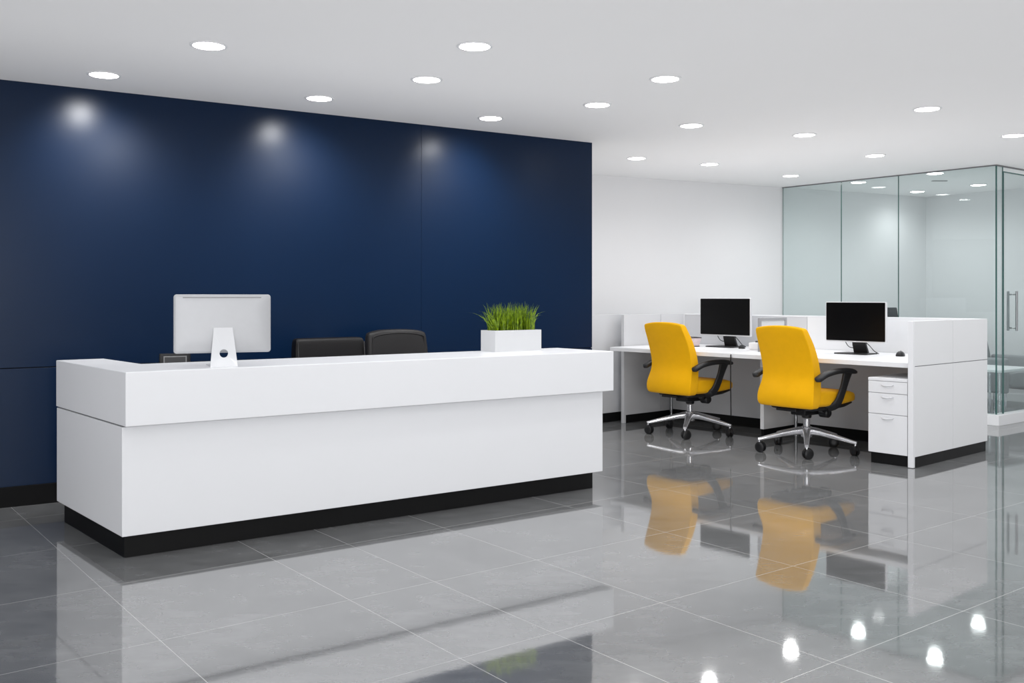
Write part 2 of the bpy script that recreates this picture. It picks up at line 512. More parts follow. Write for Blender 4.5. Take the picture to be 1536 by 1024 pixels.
for k in range(620):
    x = rg.uniform(0.035, PW - 0.035); y = rg.uniform(0.018, PD - 0.018)
    ux = (x - PW / 2) / (PW / 2)
    az = rg.uniform(0, 2 * PI)
    lean = abs(rg.gauss(0, 0.20)) + 0.02
    if abs(ux) > 0.70 and rg.random() < 0.5:
        az = (0 if ux > 0 else PI) + rg.gauss(0, 0.5); lean = rg.uniform(0.25, 0.8)
    h = rg.uniform(0.12, 0.225)
    blade(bm, x - 0.08 * y, y, PH - 0.014, h, lean, az, rg.uniform(0.004, 0.0065), rg.uniform(0, 0.15) + lean * 0.28)
obj('grass_blades', bm, M['grass'], pl)

# ------------------------------------------------------------------ black framed panel behind the counter
fr = thing('display_stand', 'small black framed panel with grey edge line behind the reception counter, left of the computer', 'frame', (-2.085, 5.93, 0), math.radians(24))
# floor stand behind the counter: slim post carrying the framed panel
bm = bmesh.new(); box(bm, -0.088, 0.095, 0, 0.03, 0.78, 1.000, 0.006, 2)
obj('frame', bm, M['black'], fr)
bm = bmesh.new(); box(bm, -0.064, 0.072, -0.004, 0.0, 0.80, 0.984, 0.001, 1)
obj('edge_line', bm, M['greyline'], fr)
bm = bmesh.new(); box(bm, -0.057, 0.065, -0.007, -0.0035, 0.807, 0.979, 0.001, 1)
obj('panel', bm, M['greyplastic'], fr)
bm = bmesh.new(); sweep(bm, [(0, 0.015, 0.02), (0, 0.015, 0.79)], (0.02, 0.02), 16)
obj('post', bm, M['black'], fr, smooth=True, angle=0.7)
bm = bmesh.new(); lathe(bm, [(0.12, 0.0), (0.12, 0.012), (0.03, 0.025)], 32, 0, 0.015)
obj('base', bm, M['black'], fr, smooth=True, angle=0.7)

# ------------------------------------------------------------------ swivel chair undercarriage shared by all office chairs
def super_ring(hw, t, yc, z, e=5.0, n=36, bow=0.0):
    r = []
    for k in range(n):
        a = 2 * PI * k / n
        c, s = math.cos(a), math.sin(a)
        x = hw * math.copysign(abs(c) ** (2 / e), c)
        y = t / 2 * math.copysign(abs(s) ** (2 / e), s)
        r.append((x, yc + y + bow * (x / 0.25) ** 2, z))
    return r

def caster(bm, x, y, ang):
    """twin wheel caster with a hood, under (x, y)"""
    rw, hw = 0.044, 0.012
    ax = Vector((math.cos(ang), math.sin(ang), 0)); fw = Vector((-ax.y, ax.x, 0))
    c = Vector((x, y, rw)) + fw * 0.012
    for s in (-1, 1):
        rings = []
        for off, r in ((0.006, 0.030), (0.007, rw), (0.022, rw), (0.030, 0.034), (0.032, 0.018)):
            rings.append([c + ax * (s * off) + fw * (r * math.cos(2 * PI * k / 20)) + Vector((0, 0, r * math.sin(2 * PI * k / 20))) for k in range(20)])
        ring_loft(bm, rings)
    rings = []
    for off in (-0.006, 0.006):
        rings.append([c + ax * off + fw * (0.047 * math.cos(PI * (k / 11) * 1.0)) + Vector((0, 0, 0.047 * math.sin(PI * (k / 11)) + 0.002)) for k in range(12)])
    ring_loft(bm, rings)

def undercarriage(root, angles, rad, zt, m_arm, m_col):
    bm = bmesh.new()
    lathe(bm, [(0.036, 0.125), (0.050, 0.135), (0.053, 0.195), (0.048, 0.215), (0.036, 0.222)], 28)
    obj('base_hub', bm, m_arm, root, smooth=True, angle=0.6)
    bm = bmesh.new()
    lathe(bm, [(0.029, 0.21), (0.029, zt - 0.10)], 24)
    obj('gas_column', bm, m_col, root, smooth=True, angle=0.6)
    bm = bmesh.new()
    lathe(bm, [(0.036, zt - 0.09), (0.042, zt - 0.08), (0.042, zt - 0.02)], 24)
    obj('column_sleeve', bm, M['black'], root, smooth=True, angle=0.6)
    for a in angles:
        d = Vector((math.cos(a), math.sin(a), 0))
        bm = bmesh.new()
        path, rr = [], []
        for r, z, w_, h_ in ((0.035, 0.182, 0.036, 0.032), (0.12, 0.174, 0.032, 0.027), (0.24, 0.150, 0.026, 0.021), (0.34, 0.128, 0.022, 0.017), (rad - 0.012, 0.114, 0.019, 0.014), (rad + 0.012, 0.109, 0.015, 0.013)):
            path.append(d * r + Vector((0, 0, z))); rr.append((w_, h_))
        sweep(bm, path, rr, 16, e=3.2)
        e_ = d * rad
        sweep(bm, [(e_.x, e_.y, 0.105), (e_.x, e_.y, 0.060)], (0.011, 0.011), 12)
        leg = obj('base_leg', bm, m_arm, root, smooth=True, angle=0.8)
        bm = bmesh.new()
        caster(bm, e_.x, e_.y, a + 0.7)
        obj('caster', bm, M['black'], leg, smooth=True, angle=0.6)

# ------------------------------------------------------------------ yellow task chairs
CH = math.radians(38)                          # direction the chairs face
RZ = CH - PI / 2
near_loc = (2.572, 8.38, 0)
far_loc = (1.758, 9.48, 0)
yc = thing('office_chair', 'yellow swivel office chair facing the right desk, beside the white drawer pedestal', 'chair', near_loc, RZ, 'yellow office chairs at the workstations')
bm = bmesh.new()
def back_ring(hw, t, yc, z, r, bow):
    """flat backed rounded rectangle, the sides wrapping slightly forwards"""
    pts = []
    h = t / 2
    for cx, cy, a0 in ((hw - r, h - r, 0), (-hw + r, h - r, 90), (-hw + r, -h + r, 180), (hw - r, -h + r, 270)):
        for k in range(6):
            a = math.radians(a0 + 18 * k)
            pts.append((cx + r * math.cos(a), cy + r * math.sin(a)))
        nx = {0: -1, 180: 1}.get(a0)
        if nx:      # intermediate points along the broad faces
            y_ = h if a0 == 0 else -h
            for q in (-0.66, -0.33, 0.0, 0.33, 0.66):
                pts.append(((hw - r) * q * -1 if a0 == 0 else (hw - r) * q, y_))
    return [(x, yc + y + bow * (x / 0.25) ** 2, z) for x, y in pts]
#        z      y      half w  thick  radius
secs = [(0.408, -0.290, 0.240, 0.040, 0.012), (0.411, -0.290, 0.262, 0.070, 0.014), (0.422, -0.291, 0.276, 0.096, 0.016), (0.45, -0.295, 0.283, 0.108, 0.016),
        (0.50, -0.292, 0.285, 0.112, 0.014), (0.55, -0.279, 0.279, 0.110, 0.013), (0.60, -0.259, 0.270, 0.106, 0.012), (0.65, -0.245, 0.262, 0.104, 0.012),
        (0.70, -0.243, 0.258, 0.102, 0.012), (0.78, -0.258, 0.258, 0.098, 0.012), (0.87, -0.290, 0.258, 0.092, 0.012), (0.96, -0.327, 0.254, 0.086, 0.012),
        (1.04, -0.361, 0.247, 0.080, 0.012), (1.085, -0.380, 0.242, 0.076, 0.014), (1.100, -0.386, 0.238, 0.068, 0.016), (1.107, -0.389, 0.230, 0.050, 0.016), (1.109, -0.390, 0.216, 0.030, 0.010)]
ring_loft(bm, [back_ring(hw, t, y, z, r * 0.55, 0.022) for z, y, hw, t, r in secs])
for v in bm.verts:
    if v.co.z > 0.95:
        v.co.z -= 0.024 * (abs(v.co.x) / 0.24) ** 2.5 * min(1, (v.co.z - 0.95) / 0.1)
    # lumbar shell: the middle of the lower back swells out under a curved line
    x_, z_ = v.co.x, v.co.z
    if v.co.y < -0.29 - 0.0 and 0.46 < z_ < 0.70:
        edge = 0.60 + 0.06 * (x_ / 0.25) ** 2
        v.co.y -= 0.012 * max(0, 1 - (x_ / 0.25) ** 2) * max(0, 1 - abs(z_ - 0.56) / 0.12)
obj('backrest', bm, M['yellow'], yc, smooth=True, subsurf=1)
# seat: waterfall cushion
bm = bmesh.new()
rings = []
def seat_ring(y, hw, zb, zt, n=44, e=5.5):
    r = []
    for k in range(n):
        a = 2 * PI * k / n
        c, s = math.cos(a), math.sin(a)
        r.append((hw * math.copysign(abs(c) ** (2 / e), c), y, (zb + zt) / 2 + (zt - zb) / 2 * math.copysign(abs(s) ** (2 / e), s)))
    return r
for y, hw, zb, zt in ((-0.242, 0.235, 0.44, 0.53), (-0.236, 0.262, 0.422, 0.562), (-0.20, 0.276, 0.413, 0.572), (-0.08, 0.282, 0.410, 0.566), (0.08, 0.285, 0.414, 0.556),
                      (0.20, 0.284, 0.422, 0.548), (0.29, 0.278, 0.432, 0.535), (0.325, 0.268, 0.438, 0.520), (0.338, 0.248, 0.446, 0.498)):
    rings.append(seat_ring(y, hw, zb, zt))
ring_loft(bm, rings)
obj('seat', bm, M['yellow'], yc, smooth=True, subsurf=1)
bm = bmesh.new()
rings = [seat_ring(y, hw, zb, zt) for y, hw, zb, zt in ((-0.26, 0.17, 0.388, 0.415), (-0.20, 0.225, 0.382, 0.420), (0.0, 0.240, 0.378, 0.420), (0.20, 0.245, 0.392, 0.427), (0.325, 0.235, 0.418, 0.438))]
ring_loft(bm, rings)
obj('seat_pan', bm, M['black'], yc, smooth=True, angle=0.9)
bm = bmesh.new()
box(bm, -0.075, 0.075, -0.13, 0.15, 0.325, 0.385, 0.012, 2)
box(bm, -0.10, 0.10, -0.30, -0.10, 0.375, 0.40, 0.006, 2)
obj('tilt_mechanism', bm, M['black'], yc)
bm = bmesh.new()
lathe(bm, [(0.030, -0.02), (0.042, -0.012), (0.042, 0.06), (0.034, 0.07)], 24)
bmesh.ops.transform(bm, matrix=Matrix.Translation((0.10, 0.085, 0.345)) @ Matrix.Rotation(PI / 2, 4, 'Y'), verts=bm.verts)
obj('tension_knob', bm, M['black'], yc, smooth=True, angle=0.6)
bm = bmesh.new()
sweep(bm, smooth_path([(-0.07, -0.05, 0.362), (-0.18, -0.10, 0.366), (-0.25, -0.14, 0.384)], 5), (0.008, 0.006), 10)
obj('lever', bm, M['black'], yc, smooth=True)
for s in (-1, 1):
    bm = bmesh.new()
    X = 0.318 * s
    path = smooth_path([(X, -0.315, 0.652), (X, -0.285, 0.668), (X, -0.20, 0.697), (X, -0.07, 0.717), (X, 0.06, 0.722), (X, 0.16, 0.716), (X - 0.004 * s, 0.225, 0.703), (X - 0.006 * s, 0.245, 0.694)], 4)
    n = len(path)
    rr = []
    for i in range(n):
        t = i / (n - 1)
        w_ = 0.036 * min(1, (0.35 + 5.5 * t), (0.25 + 6 * (1 - t)))
        h_ = 0.023 * min(1, (0.45 + 6.0 * t), (0.30 + 3.0 * (1 - t)))
        rr.append((w_, h_))
    sweep(bm, path, rr, 16, e=2.6)
    # upright running from the pad down to the seat pan
    up = smooth_path([(X, 0.13, 0.712), (X - 0.001 * s, 0.105, 0.655), (X - 0.002 * s, 0.062, 0.56), (X - 0.010 * s, 0.02, 0.475), (X - 0.03 * s, -0.012, 0.428), (X - 0.09 * s, -0.03, 0.402), (X - 0.16 * s, -0.03, 0.398)], 5)
    m_ = len(up)
    rr = [(0.042 + 0.018 * max(0, 1 - i / 8) , 0.015) for i in range(m_)]
    sweep(bm, up, rr, 14, up=(s, 0, 0.02), e=3)
    obj('armrest', bm, M['blackarm'], yc, smooth=True, angle=1.0)
angs = [math.radians(a) - RZ for a in (-107, -35, 37, 109, 181)]
undercarriage(yc, angs, 0.415, 0.385, M['chrome'], M['chrome'])
dup(yc, far_loc, RZ, 'yellow swivel office chair facing the left desk, nearer the navy wall')

# ------------------------------------------------------------------ leather chairs behind the reception desk
def leather_chair(label, loc, rz, m, hw, ztop, e, rim, grp):
    t = thing('office_chair', label, 'chair', loc, rz, grp)
    bm = bmesh.new()
    secs = [(0.52, -0.235, hw - 0.02, 0.07), (0.54, -0.240, hw, 0.10), (0.70, -0.250, hw + 0.01, 0.11), (0.88, -0.262, hw + 0.008, 0.105), (ztop - 0.07, -0.275, hw, 0.10),
            (ztop - 0.02, -0.278, hw - 0.006, 0.092), (ztop - 0.005, -0.280, hw - 0.014, 0.078), (ztop, -0.281, hw - 0.03, 0.05)]
    ring_loft(bm, [super_ring(w_, th, y, z, e, 40, 0.0) for z, y, w_, th in secs])
    if rim:
        for v in bm.verts:
            if v.co.z > 0.9: v.co.z -= 0.03 * (abs(v.co.x) / hw) ** 3
    bk = obj('backrest', bm, m, t, smooth=True, subsurf=1)
    # piping seam on the front face
    bm = bmesh.new()
    yz = lambda z: -0.212 - 0.018 * (z - 0.54) / 0.5
    if rim:
        q = hw - 0.035
        pth = [(-q - 0.01, yz(0.56), 0.56), (-q - 0.008, yz(0.8), 0.8), (-q, yz(ztop) , ztop - 0.10), (-q + 0.03, yz(ztop), ztop - 0.050), (0, yz(ztop), ztop - 0.030), (q - 0.03, yz(ztop), ztop - 0.050), (q, yz(ztop), ztop - 0.10), (q + 0.008, yz(0.8), 0.8), (q + 0.01, yz(0.56), 0.56)]
        sweep(bm, smooth_path(pth, 6), (0.006, 0.006), 8, up=(0, 1, 0))
    else:
        for s in (-1, 1):
            q = (hw - 0.014) * s
            sweep(bm, [(q, yz(0.56) + 0.012, 0.56), (q, yz(0.8) + 0.014, 0.8), (q, yz(ztop) + 0.008, ztop - 0.03)], (0.005, 0.005), 8, up=(0, 1, 0))
            obj('piping', bm, m, bk, smooth=True); bm = bmesh.new()
    if rim: obj('piping', bm, m, bk, smooth=True)
    else: bm.free()
    bm = bmesh.new()
    ring_loft(bm, [seat_ring(y, w_, zb, zt) for y, w_, zb, zt in ((-0.23, hw - 0.05, 0.44, 0.50), (-0.2, hw - 0.01, 0.42, 0.53), (0.05, hw, 0.42, 0.53), (0.2, hw - 0.01, 0.43, 0.52), (0.25, hw - 0.05, 0.445, 0.50))])
    obj('seat', bm, m, t, smooth=True, subsurf=1)
    bm = bmesh.new(); box(bm, -0.12, 0.12, -0.12, 0.12, 0.385, 0.425, 0.01, 2)
    box(bm, -0.04, 0.04, -0.31, -0.10, 0.385, 0.41, 0.005, 1); box(bm, -0.04, 0.04, -0.325, -0.30, 0.385, 0.72, 0.005, 1)
    obj('back_bracket', bm, M['black'], t)
    undercarriage(t, [math.radians(a) for a in (20, 92, 164, 236, 308)], 0.27, 0.39, M['black'], M['chrome'])
    return t
def facing(fx, fy): return math.atan2(fy, fx) - PI / 2
leather_chair('black leather chair behind the reception counter, flat topped, left of the rounded one', (-1.125, 6.495, 0), facing(0.577, -0.8165), M['leather'], 0.262, 1.066, 9.0, False, 'leather chairs behind the reception desk')
leather_chair('charcoal leather chair behind the reception counter with rounded top and stitched border', (-0.72, 7.06, 0), facing(0.577, -0.8165), M['leather2'], 0.255, 1.108, 4.5, True, 'leather chairs behind the reception desk')

# ------------------------------------------------------------------ workstations: local x = towards the back (n), local y = leftwards along the row (w)
WR = math.radians(41)
WO = Vector((3.137, 7.557, 0))
WN = Vector((math.cos(WR), math.sin(WR), 0)); WW = Vector((-math.sin(WR), math.cos(WR), 0))
def ws(n, w, z=0.0):
    v = WO + WN * n + WW * w
    return (v.x, v.y, z)
WT = 0.823        # worktop height
TOP = 1.158
# right end panel: four faces with open seams, a white front edge post, black kick
ep = thing('end_panel', 'white panelled workstation end screen with black kick plate, beside the drawer pedestal', 'panel', ws(0, 0), WR)
bm = bmesh.new()
for a, b in ((0.032, 0.689), (0.695, 1.36)):
    for c, d in ((0.086, 0.797), (0.803, TOP)):
        box(bm, a, b, -0.020, 0.020, c, d, 0.0015, 1)
obj('facing', bm, M['white2'], ep)
bm = bmesh.new(); box(bm, 0.03, 1.352, -0.016, 0.016, 0.09, TOP - 0.004)
obj('core', bm, M['seam'], ep)
bm = bmesh.new(); box(bm, 0.0, 0.030, -0.021, 0.022, 0.004, TOP, 0.0015, 1)
obj('edge_post', bm, M['white'], ep)
bm = bmesh.new(); box(bm, 0.031, 1.33, -0.018, 0.018, 0.0, 0.088)
obj('kick_plate', bm, M['kick'], ep)
# left end panel
lp = thing('end_panel', 'grey panelled end screen at the left end of the workstations, with white edge post', 'panel', ws(0.30, 3.325), WR)
bm = bmesh.new()
for a, b in ((0.03, 0.60), (0.606, 1.00)):
    for c, d in ((0.086, 0.797), (0.803, TOP)):
        box(bm, a, b, -0.020, 0.020, c, d, 0.0015, 1)
obj('facing', bm, M['grey_lam'], lp)
bm = bmesh.new(); box(bm, 0.03, 1.0, -0.016, 0.016, 0.09, TOP - 0.004)
obj('core', bm, M['seam'], lp)
bm = bmesh.new(); box(bm, 0.0, 0.030, -0.021, 0.021, 0.0, TOP, 0.0015, 1)
obj('edge_post', bm, M['grey_lam'], lp)
bm = bmesh.new(); box(bm, 0.031, 1.0, -0.018, 0.018, 0.0, 0.088)
obj('kick_plate', bm, M['kick'], lp)
# low screen beyond it, at the corner of the navy wall
fp = thing('low_screen', 'plain grey low screen with black kick plate, seen between navy wall and left workstation', 'panel', ws(-0.35, 3.50), WR)
bm = bmesh.new()
box(bm, 0, 0.95, -0.02, 0.02, 0.10, TOP, 0.002, 1)
obj('facing', bm, M['grey_lam'], fp)
bm = bmesh.new(); box(bm, 0.0, 0.94, -0.016, 0.016, 0.0, 0.102)
obj('kick_plate', bm, M['kick'], fp)
# back screens behind each worktop
def back_screen(label, w0, w1, m):
    t = thing('back_screen', label, 'screen', ws(1.31, w0), WR)
    L_ = w1 - w0
    bm = bmesh.new()
    box(bm, 0, 0.045, 0.001, L_ - 0.001, 0.088, TOP - 0.012, 0.0015, 1)
    obj('facing', bm, m, t)
    bm = bmesh.new(); box(bm, -0.002, 0.047, 0.001, L_ - 0.001, TOP - 0.012, TOP, 0.002, 1)
    obj('top_cap', bm, M['white'], t)
    bm = bmesh.new(); box(bm, 0.006, 0.04, 0.004, L_ - 0.004, 0.0, 0.088)
    obj('kick_plate', bm, M['kick'], t)
back_screen('long white back screen behind the right worktop, joining the panelled end screen', 0.022, 1.73, M['white2'])
back_screen('grey back screen behind the left worktop, under the white wall', 1.732, 3.30, M['grey_lam'])
# desks
def desk_unit(label, w0, w1, leg_w):
    t = thing('workstation_desk', label, 'desk', ws(0.07, w0), WR)
    L_ = w1 - w0
    bm = bmesh.new(); box(bm, 0, 1.235, 0.001, L_ - 0.001, WT - 0.040, WT, 0.003, 2)
    obj('worktop', bm, M['white'], t)
    bm = bmesh.new(); box(bm, 0.99, 1.01, 0.003, L_ - 0.003, 0.10, WT - 0.041, 0.001, 1)
    obj('modesty_panel', bm, M['grey_lam'], t)
    bm = bmesh.new(); box(bm, 0.992, 1.008, 0.004, L_ - 0.004, 0.0, 0.10)
    obj('kick_plate', bm, M['kick'], t)
    bm = bmesh.new()
    sweep(bm, [(0.86, leg_w - w0, 0.012), (0.86, leg_w - w0, WT - 0.041)], (0.018, 0.018), 16)
    lathe(bm, [(0.034, 0.0), (0.034, 0.008), (0.02, 0.016)], 20, 0.86, leg_w - w0)
    obj('leg', bm, M['steel'], t, smooth=True, angle=0.6)
desk_unit('right white workstation desk, beside the drawer pedestal', 0.030, 1.745, 1.62)
desk_unit('left white workstation desk, nearer the navy wall', 1.755, 3.295, 3.18)
# lower divider panel between the desks and the framed divider above
dv = thing('divider_panel', 'pale divider panel under the worktops between the two yellow chairs', 'panel', ws(0.48, 1.70), WR)
bm = bmesh.new(); box(bm, 0.0, 0.55, -0.02, 0.02, 0.088, WT - 0.043, 0.0015, 1)
obj('facing', bm, M['white2'], dv)
bm = bmesh.new(); box(bm, 0.008, 0.55, -0.015, 0.015, 0.0, 0.088)
obj('kick_plate', bm, M['kick'], dv)
gs = thing('desk_screen', 'framed translucent desk screen standing between the two monitors', 'screen', ws(0.50, 1.75, WT), WR)
bm = bmesh.new()
H_ = TOP - WT - 0.012
box(bm, 0, 0.030, -0.012, 0.012, 0, H_, 0.001, 1); box(bm, 0.43, 0.46, -0.012, 0.012, 0, H_, 0.001, 1)
box(bm, 0.03, 0.43, -0.012, 0.012, H_ - 0.026, H_, 0.001, 1); box(bm, 0.03, 0.43, -0.012, 0.012, 0.0, 0.026, 0.001, 1)
obj('frame', bm, M['framegrey'], gs)
bm = bmesh.new(); box(bm, 0.03, 0.43, -0.003, 0.003, 0.026, H_ - 0.026)
obj('pane', bm, M['frost'], gs)

# hanging cord at the joint of the worktops
bm = bmesh.new()
sweep(bm, smooth_path([(0, 0, 0.815), (-0.004, 0, 0.78), (-0.002, 0.002, 0.55), (0, 0, 0.245)], 6), (0.0055, 0.0055), 10)
o = obj('hanging_cord', bm, M['black'], None, smooth=True)
o.location = ws(0.060, 1.75); o.rotation_euler[2] = WR
tag(o, 'thin black cord hanging down from the joint of the worktops by the far yellow chair', 'cord')

# drawer pedestal
pd = thing('drawer_pedestal', 'white three drawer pedestal with curved silver pulls under the right worktop', 'drawers', ws(0.015, 0.032), WR)
bm = bmesh.new(); box(bm, 0.018, 0.60, 0, 0.333, 0.088, 0.695, 0.002, 1)
obj('cabinet', bm, M['white2'], pd)
bm = bmesh.new(); box(bm, 0.025, 0.58, 0.012, 0.32, 0.0, 0.088)
obj('kick_plate', bm, M['kick'], pd)
for a, b in ((0.576, 0.668), (0.407, 0.571), (0.090, 0.402)):
    bm = bmesh.new(); box(bm, 0.0, 0.018, 0.002, 0.331, a, b, 0.0015, 1)
    dr = obj('drawer', bm, M['white'], pd)
    bm = bmesh.new()
    zc = b - 0.030
    sweep(bm, smooth_path([(0.002, 0.118, zc + 0.006), (-0.018, 0.130, zc), (-0.024, 0.1665, zc - 0.004), (-0.018, 0.203, zc), (0.002, 0.215, zc + 0.006)], 5), (0.004, 0.007), 10)
    obj('handle', bm, M['silver'], dr, smooth=True)
bm = bmesh.new(); box(bm, 0.0, 0.30, 0.0, 0.333, 0.672, 0.6945, 0.0015, 1)
# (top lip of the cabinet)
obj('top', bm, M['white'], pd)

# monitors
def make_monitor(label, loc):
    t = thing('monitor', label, 'monitor', loc, WR, 'monitors on the workstation desks')
    # local x = away from the viewer, y = along the row
    W_, zb, zt_ = 0.300, 0.108, 0.480
    bm = bmesh.new()
    def rr(w2, za, zb_, r, x): return [(x, p[0], p[2]) for p in rrect(w2, za, zb_, r, 0, 4)]
    ring_loft(bm, [rr(W_ - 0.003, zb + 0.003, zt_ - 0.003, 0.010, -0.022), rr(W_, zb, zt_, 0.012, -0.019), rr(W_, zb, zt_, 0.012, 0.004), rr(W_ - 0.05, zb + 0.05, zt_ - 0.05, 0.02, 0.028)])
    obj('housing', bm, M['silver'], t, smooth=True, angle=0.5)
    bm = bmesh.new()
    ring_loft(bm, [rr(W_ - 0.007, zb + 0.012, zt_ - 0.006, 0.006, -0.0215), rr(W_ - 0.0075, zb + 0.0125, zt_ - 0.0065, 0.006, -0.0245)])
    obj('screen', bm, M['screen'], t)
    bm = bmesh.new()
    box(bm, -0.0265, -0.022, -0.012, 0.012, zb + 0.002, zb + 0.010, 0.001, 1)
    obj('badge', bm, M['soap'], t)
    bm = bmesh.new()
    pts = [(0.034, 0.075, 0.075), (0.012, 0.070, 0.04)]
    ring_loft(bm, [[(0.055, -0.085, 0.006), (0.055, 0.055, 0.006), (0.08, 0.055, 0.006), (0.08, -0.085, 0.006)],
                   [(0.040, -0.072, 0.08), (0.040, 0.062, 0.08), (0.062, 0.062, 0.08), (0.062, -0.072, 0.08)],
                   [(0.022, -0.060, 0.20), (0.022, 0.060, 0.20), (0.045, 0.060, 0.20), (0.045, -0.060, 0.20)]])
    obj('neck', bm, M['black'], t)
    bm = bmesh.new()
    prism(bm, [(-0.13, -0.15), (-0.10, -0.165), (0.10, -0.155), (0.12, -0.13), (0.12, 0.13), (0.10, 0.155), (-0.10, 0.165), (-0.13, 0.15)], 0.0, 0.010, 0.003, 2)
    obj('base', bm, M['black'], t)
    for pts in ([(0.03, 0.14, 0.13), (0.05, 0.10, 0.06), (0.09, 0.03, 0.045), (0.14, 0.02, 0.006)], [(0.03, -0.05, 0.13), (0.05, -0.10, 0.08), (0.05, -0.15, 0.03), (0.06, -0.19, 0.006)]):
        bm = bmesh.new(); sweep(bm, smooth_path(pts, 6), (0.0035, 0.0035), 8)
        obj('cable', bm, M['black'], t, smooth=True)
    return t
mon = make_monitor('black screened monitor on the right desk, nearer the glass room', ws(0.90, 0.965, WT))
m2 = dup(mon, ws(1.0, 2.50, WT), WR, 'black screened monitor on the left desk, behind the far yellow chair')
m2.scale = (1.07, 1.07, 1.07)

# mice
def make_mouse(label, loc, rz):
    t = thing('computer_mouse', label, 'mouse', loc, rz)
    bm = bmesh.new()
    rings = []
    for y, w_, h_ in ((-0.060, 0.012, 0.010), (-0.056, 0.024, 0.022), (-0.04, 0.032, 0.034), (-0.01, 0.034, 0.041), (0.02, 0.033, 0.036), (0.045, 0.029, 0.026), (0.058, 0.020, 0.016), (0.062, 0.010, 0.010)):
        rings.append([(w_ * math.cos(a), y, max(0.0, h_ * math.sin(a)) if math.sin(a) > 0 else 0.0) for a in [2 * PI * k / 20 for k in range(20)]])
    # give the flat underside a slight depth so faces stay valid
    for r in rings:
        for i, p in enumerate(r):
            if p[2] == 0.0: r[i] = (p[0] * 0.96, p[1], 0.002 * (1 - abs(p[0]) / 0.05))
    ring_loft(bm, rings)
    obj('shell', bm, M['black'], t, smooth=True, subsurf=1)
    bm = bmesh.new()
    lathe(bm, [(0.006, -0.003), (0.009, -0.002), (0.009, 0.002), (0.006, 0.003)], 16)
    bmesh.ops.transform(bm, matrix=Matrix.Translation((0, 0.03, 0.032)) @ Matrix.Rotation(PI / 2, 4, 'Y'), verts=bm.verts)
    obj('scroll_wheel', bm, M['greyline'], t, smooth=True)
    return t
make_mouse('black computer mouse on the right desk, against the panelled end screen', ws(0.88, 0.53, WT), WR - PI / 2 + 0.4).scale = (1.2, 1.2, 1.2)
make_mouse('black computer mouse on the left desk, right of the monitor', ws(0.86, 2.20, WT), WR - PI / 2 + 0.5)

# papers, packet tray and white box on the left desk
bm = bmesh.new()
prism(bm, [(-0.21, -0.15), (0.21, -0.15), (0.21, 0.15), (-0.21, 0.15)], 0.0, 0.003)
o = obj('paper_sheet', bm, M['paper']); o.location = ws(0.58, 2.48, WT); o.rotation_euler[2] = WR + 1.35
tag(o, 'white paper sheet lying flat on the left desk in front of the monitor', 'paper')
tr = thing('desk_tray', 'small smoky tray of pale pink packets on the left desk', 'tray', ws(0.80, 2.86, WT), WR + 1.2)
bm = bmesh.new()
def tapered_tray(bm, w0, d0, w1, d1, h, t):
    o0 = [(-w0, -d0), (w0, -d0), (w0, d0), (-w0, d0)]; o1 = [(-w1, -d1), (w1, -d1), (w1, d1), (-w1, d1)]
    lo = [bm.verts.new((x, y, 0)) for x, y in o0]; hi = [bm.verts.new((x, y, h)) for x, y in o1]
    ih = [bm.verts.new((x - math.copysign(t, x), y - math.copysign(t, y), h)) for x, y in o1]
    il = [bm.verts.new((x - math.copysign(t, x), y - math.copysign(t, y), t)) for x, y in o0]
    bm.faces.new(lo[::-1]); bm.faces.new(il)
    for k in range(4):
        j = (k + 1) % 4
        bm.faces.new((lo[k], lo[j], hi[j], hi[k])); bm.faces.new((hi[k], hi[j], ih[j], ih[k])); bm.faces.new((ih[k], ih[j], il[j], il[k]))
tapered_tray(bm, 0.125, 0.075, 0.145, 0.09, 0.095, 0.006)
obj('tray', bm, M['pinkpaper'], tr)
bm = bmesh.new()
for s in (-1, 1):
    sweep(bm, [(-0.145, 0.09 * s, 0.096), (0.145, 0.09 * s, 0.096)], (0.005, 0.005), 8)
    sweep(bm, [(0.145 * s, -0.09, 0.096), (0.145 * s, 0.09, 0.096)], (0.005, 0.005), 8)
    sweep(bm, [(-0.127, 0.077 * s, 0.005), (0.127, 0.077 * s, 0.005)], (0.005, 0.005), 8)
    sweep(bm, [(0.127 * s, -0.077, 0.005), (0.127 * s, 0.077, 0.005)], (0.005, 0.005), 8)
    sweep(bm, [(0.127, 0.077 * s, 0.005), (0.145, 0.09 * s, 0.096)], (0.005, 0.005), 8)
obj('rim', bm, M['clearrim'], tr)
bm = bmesh.new()
rg = random.Random(5)
for k in range(7):
    x = -0.10 + k * 0.033
    box(bm, x, x + 0.016, -0.062 + rg.uniform(0, 0.01), 0.06 - rg.uniform(0, 0.01), 0.008, 0.075 + rg.uniform(0, 0.014), 0.003, 1)
obj('packets', bm, M['pinkpaper'], tr)
tb = thing('desk_box', 'small white box with dark lid tab between the monitors, behind the near yellow chair', 'box', ws(0.70, 1.877, WT), WR)
bm = bmesh.new(); box(bm, -0.075, 0.075, -0.08, 0.08, 0.006, 0.078, 0.010, 2)
obj('body', bm, M['soap'], tb)
bm = bmesh.new(); box(bm, -0.10, 0.10, -0.095, 0.095, 0.0, 0.007, 0.002, 1)
obj('base_plate', bm, M['soap'], tb)
bm = bmesh.new(); box(bm, -0.02, 0.06, -0.04, 0.04, 0.077, 0.094, 0.004, 1)
obj('lid_tab', bm, M['greyplastic'], tb)

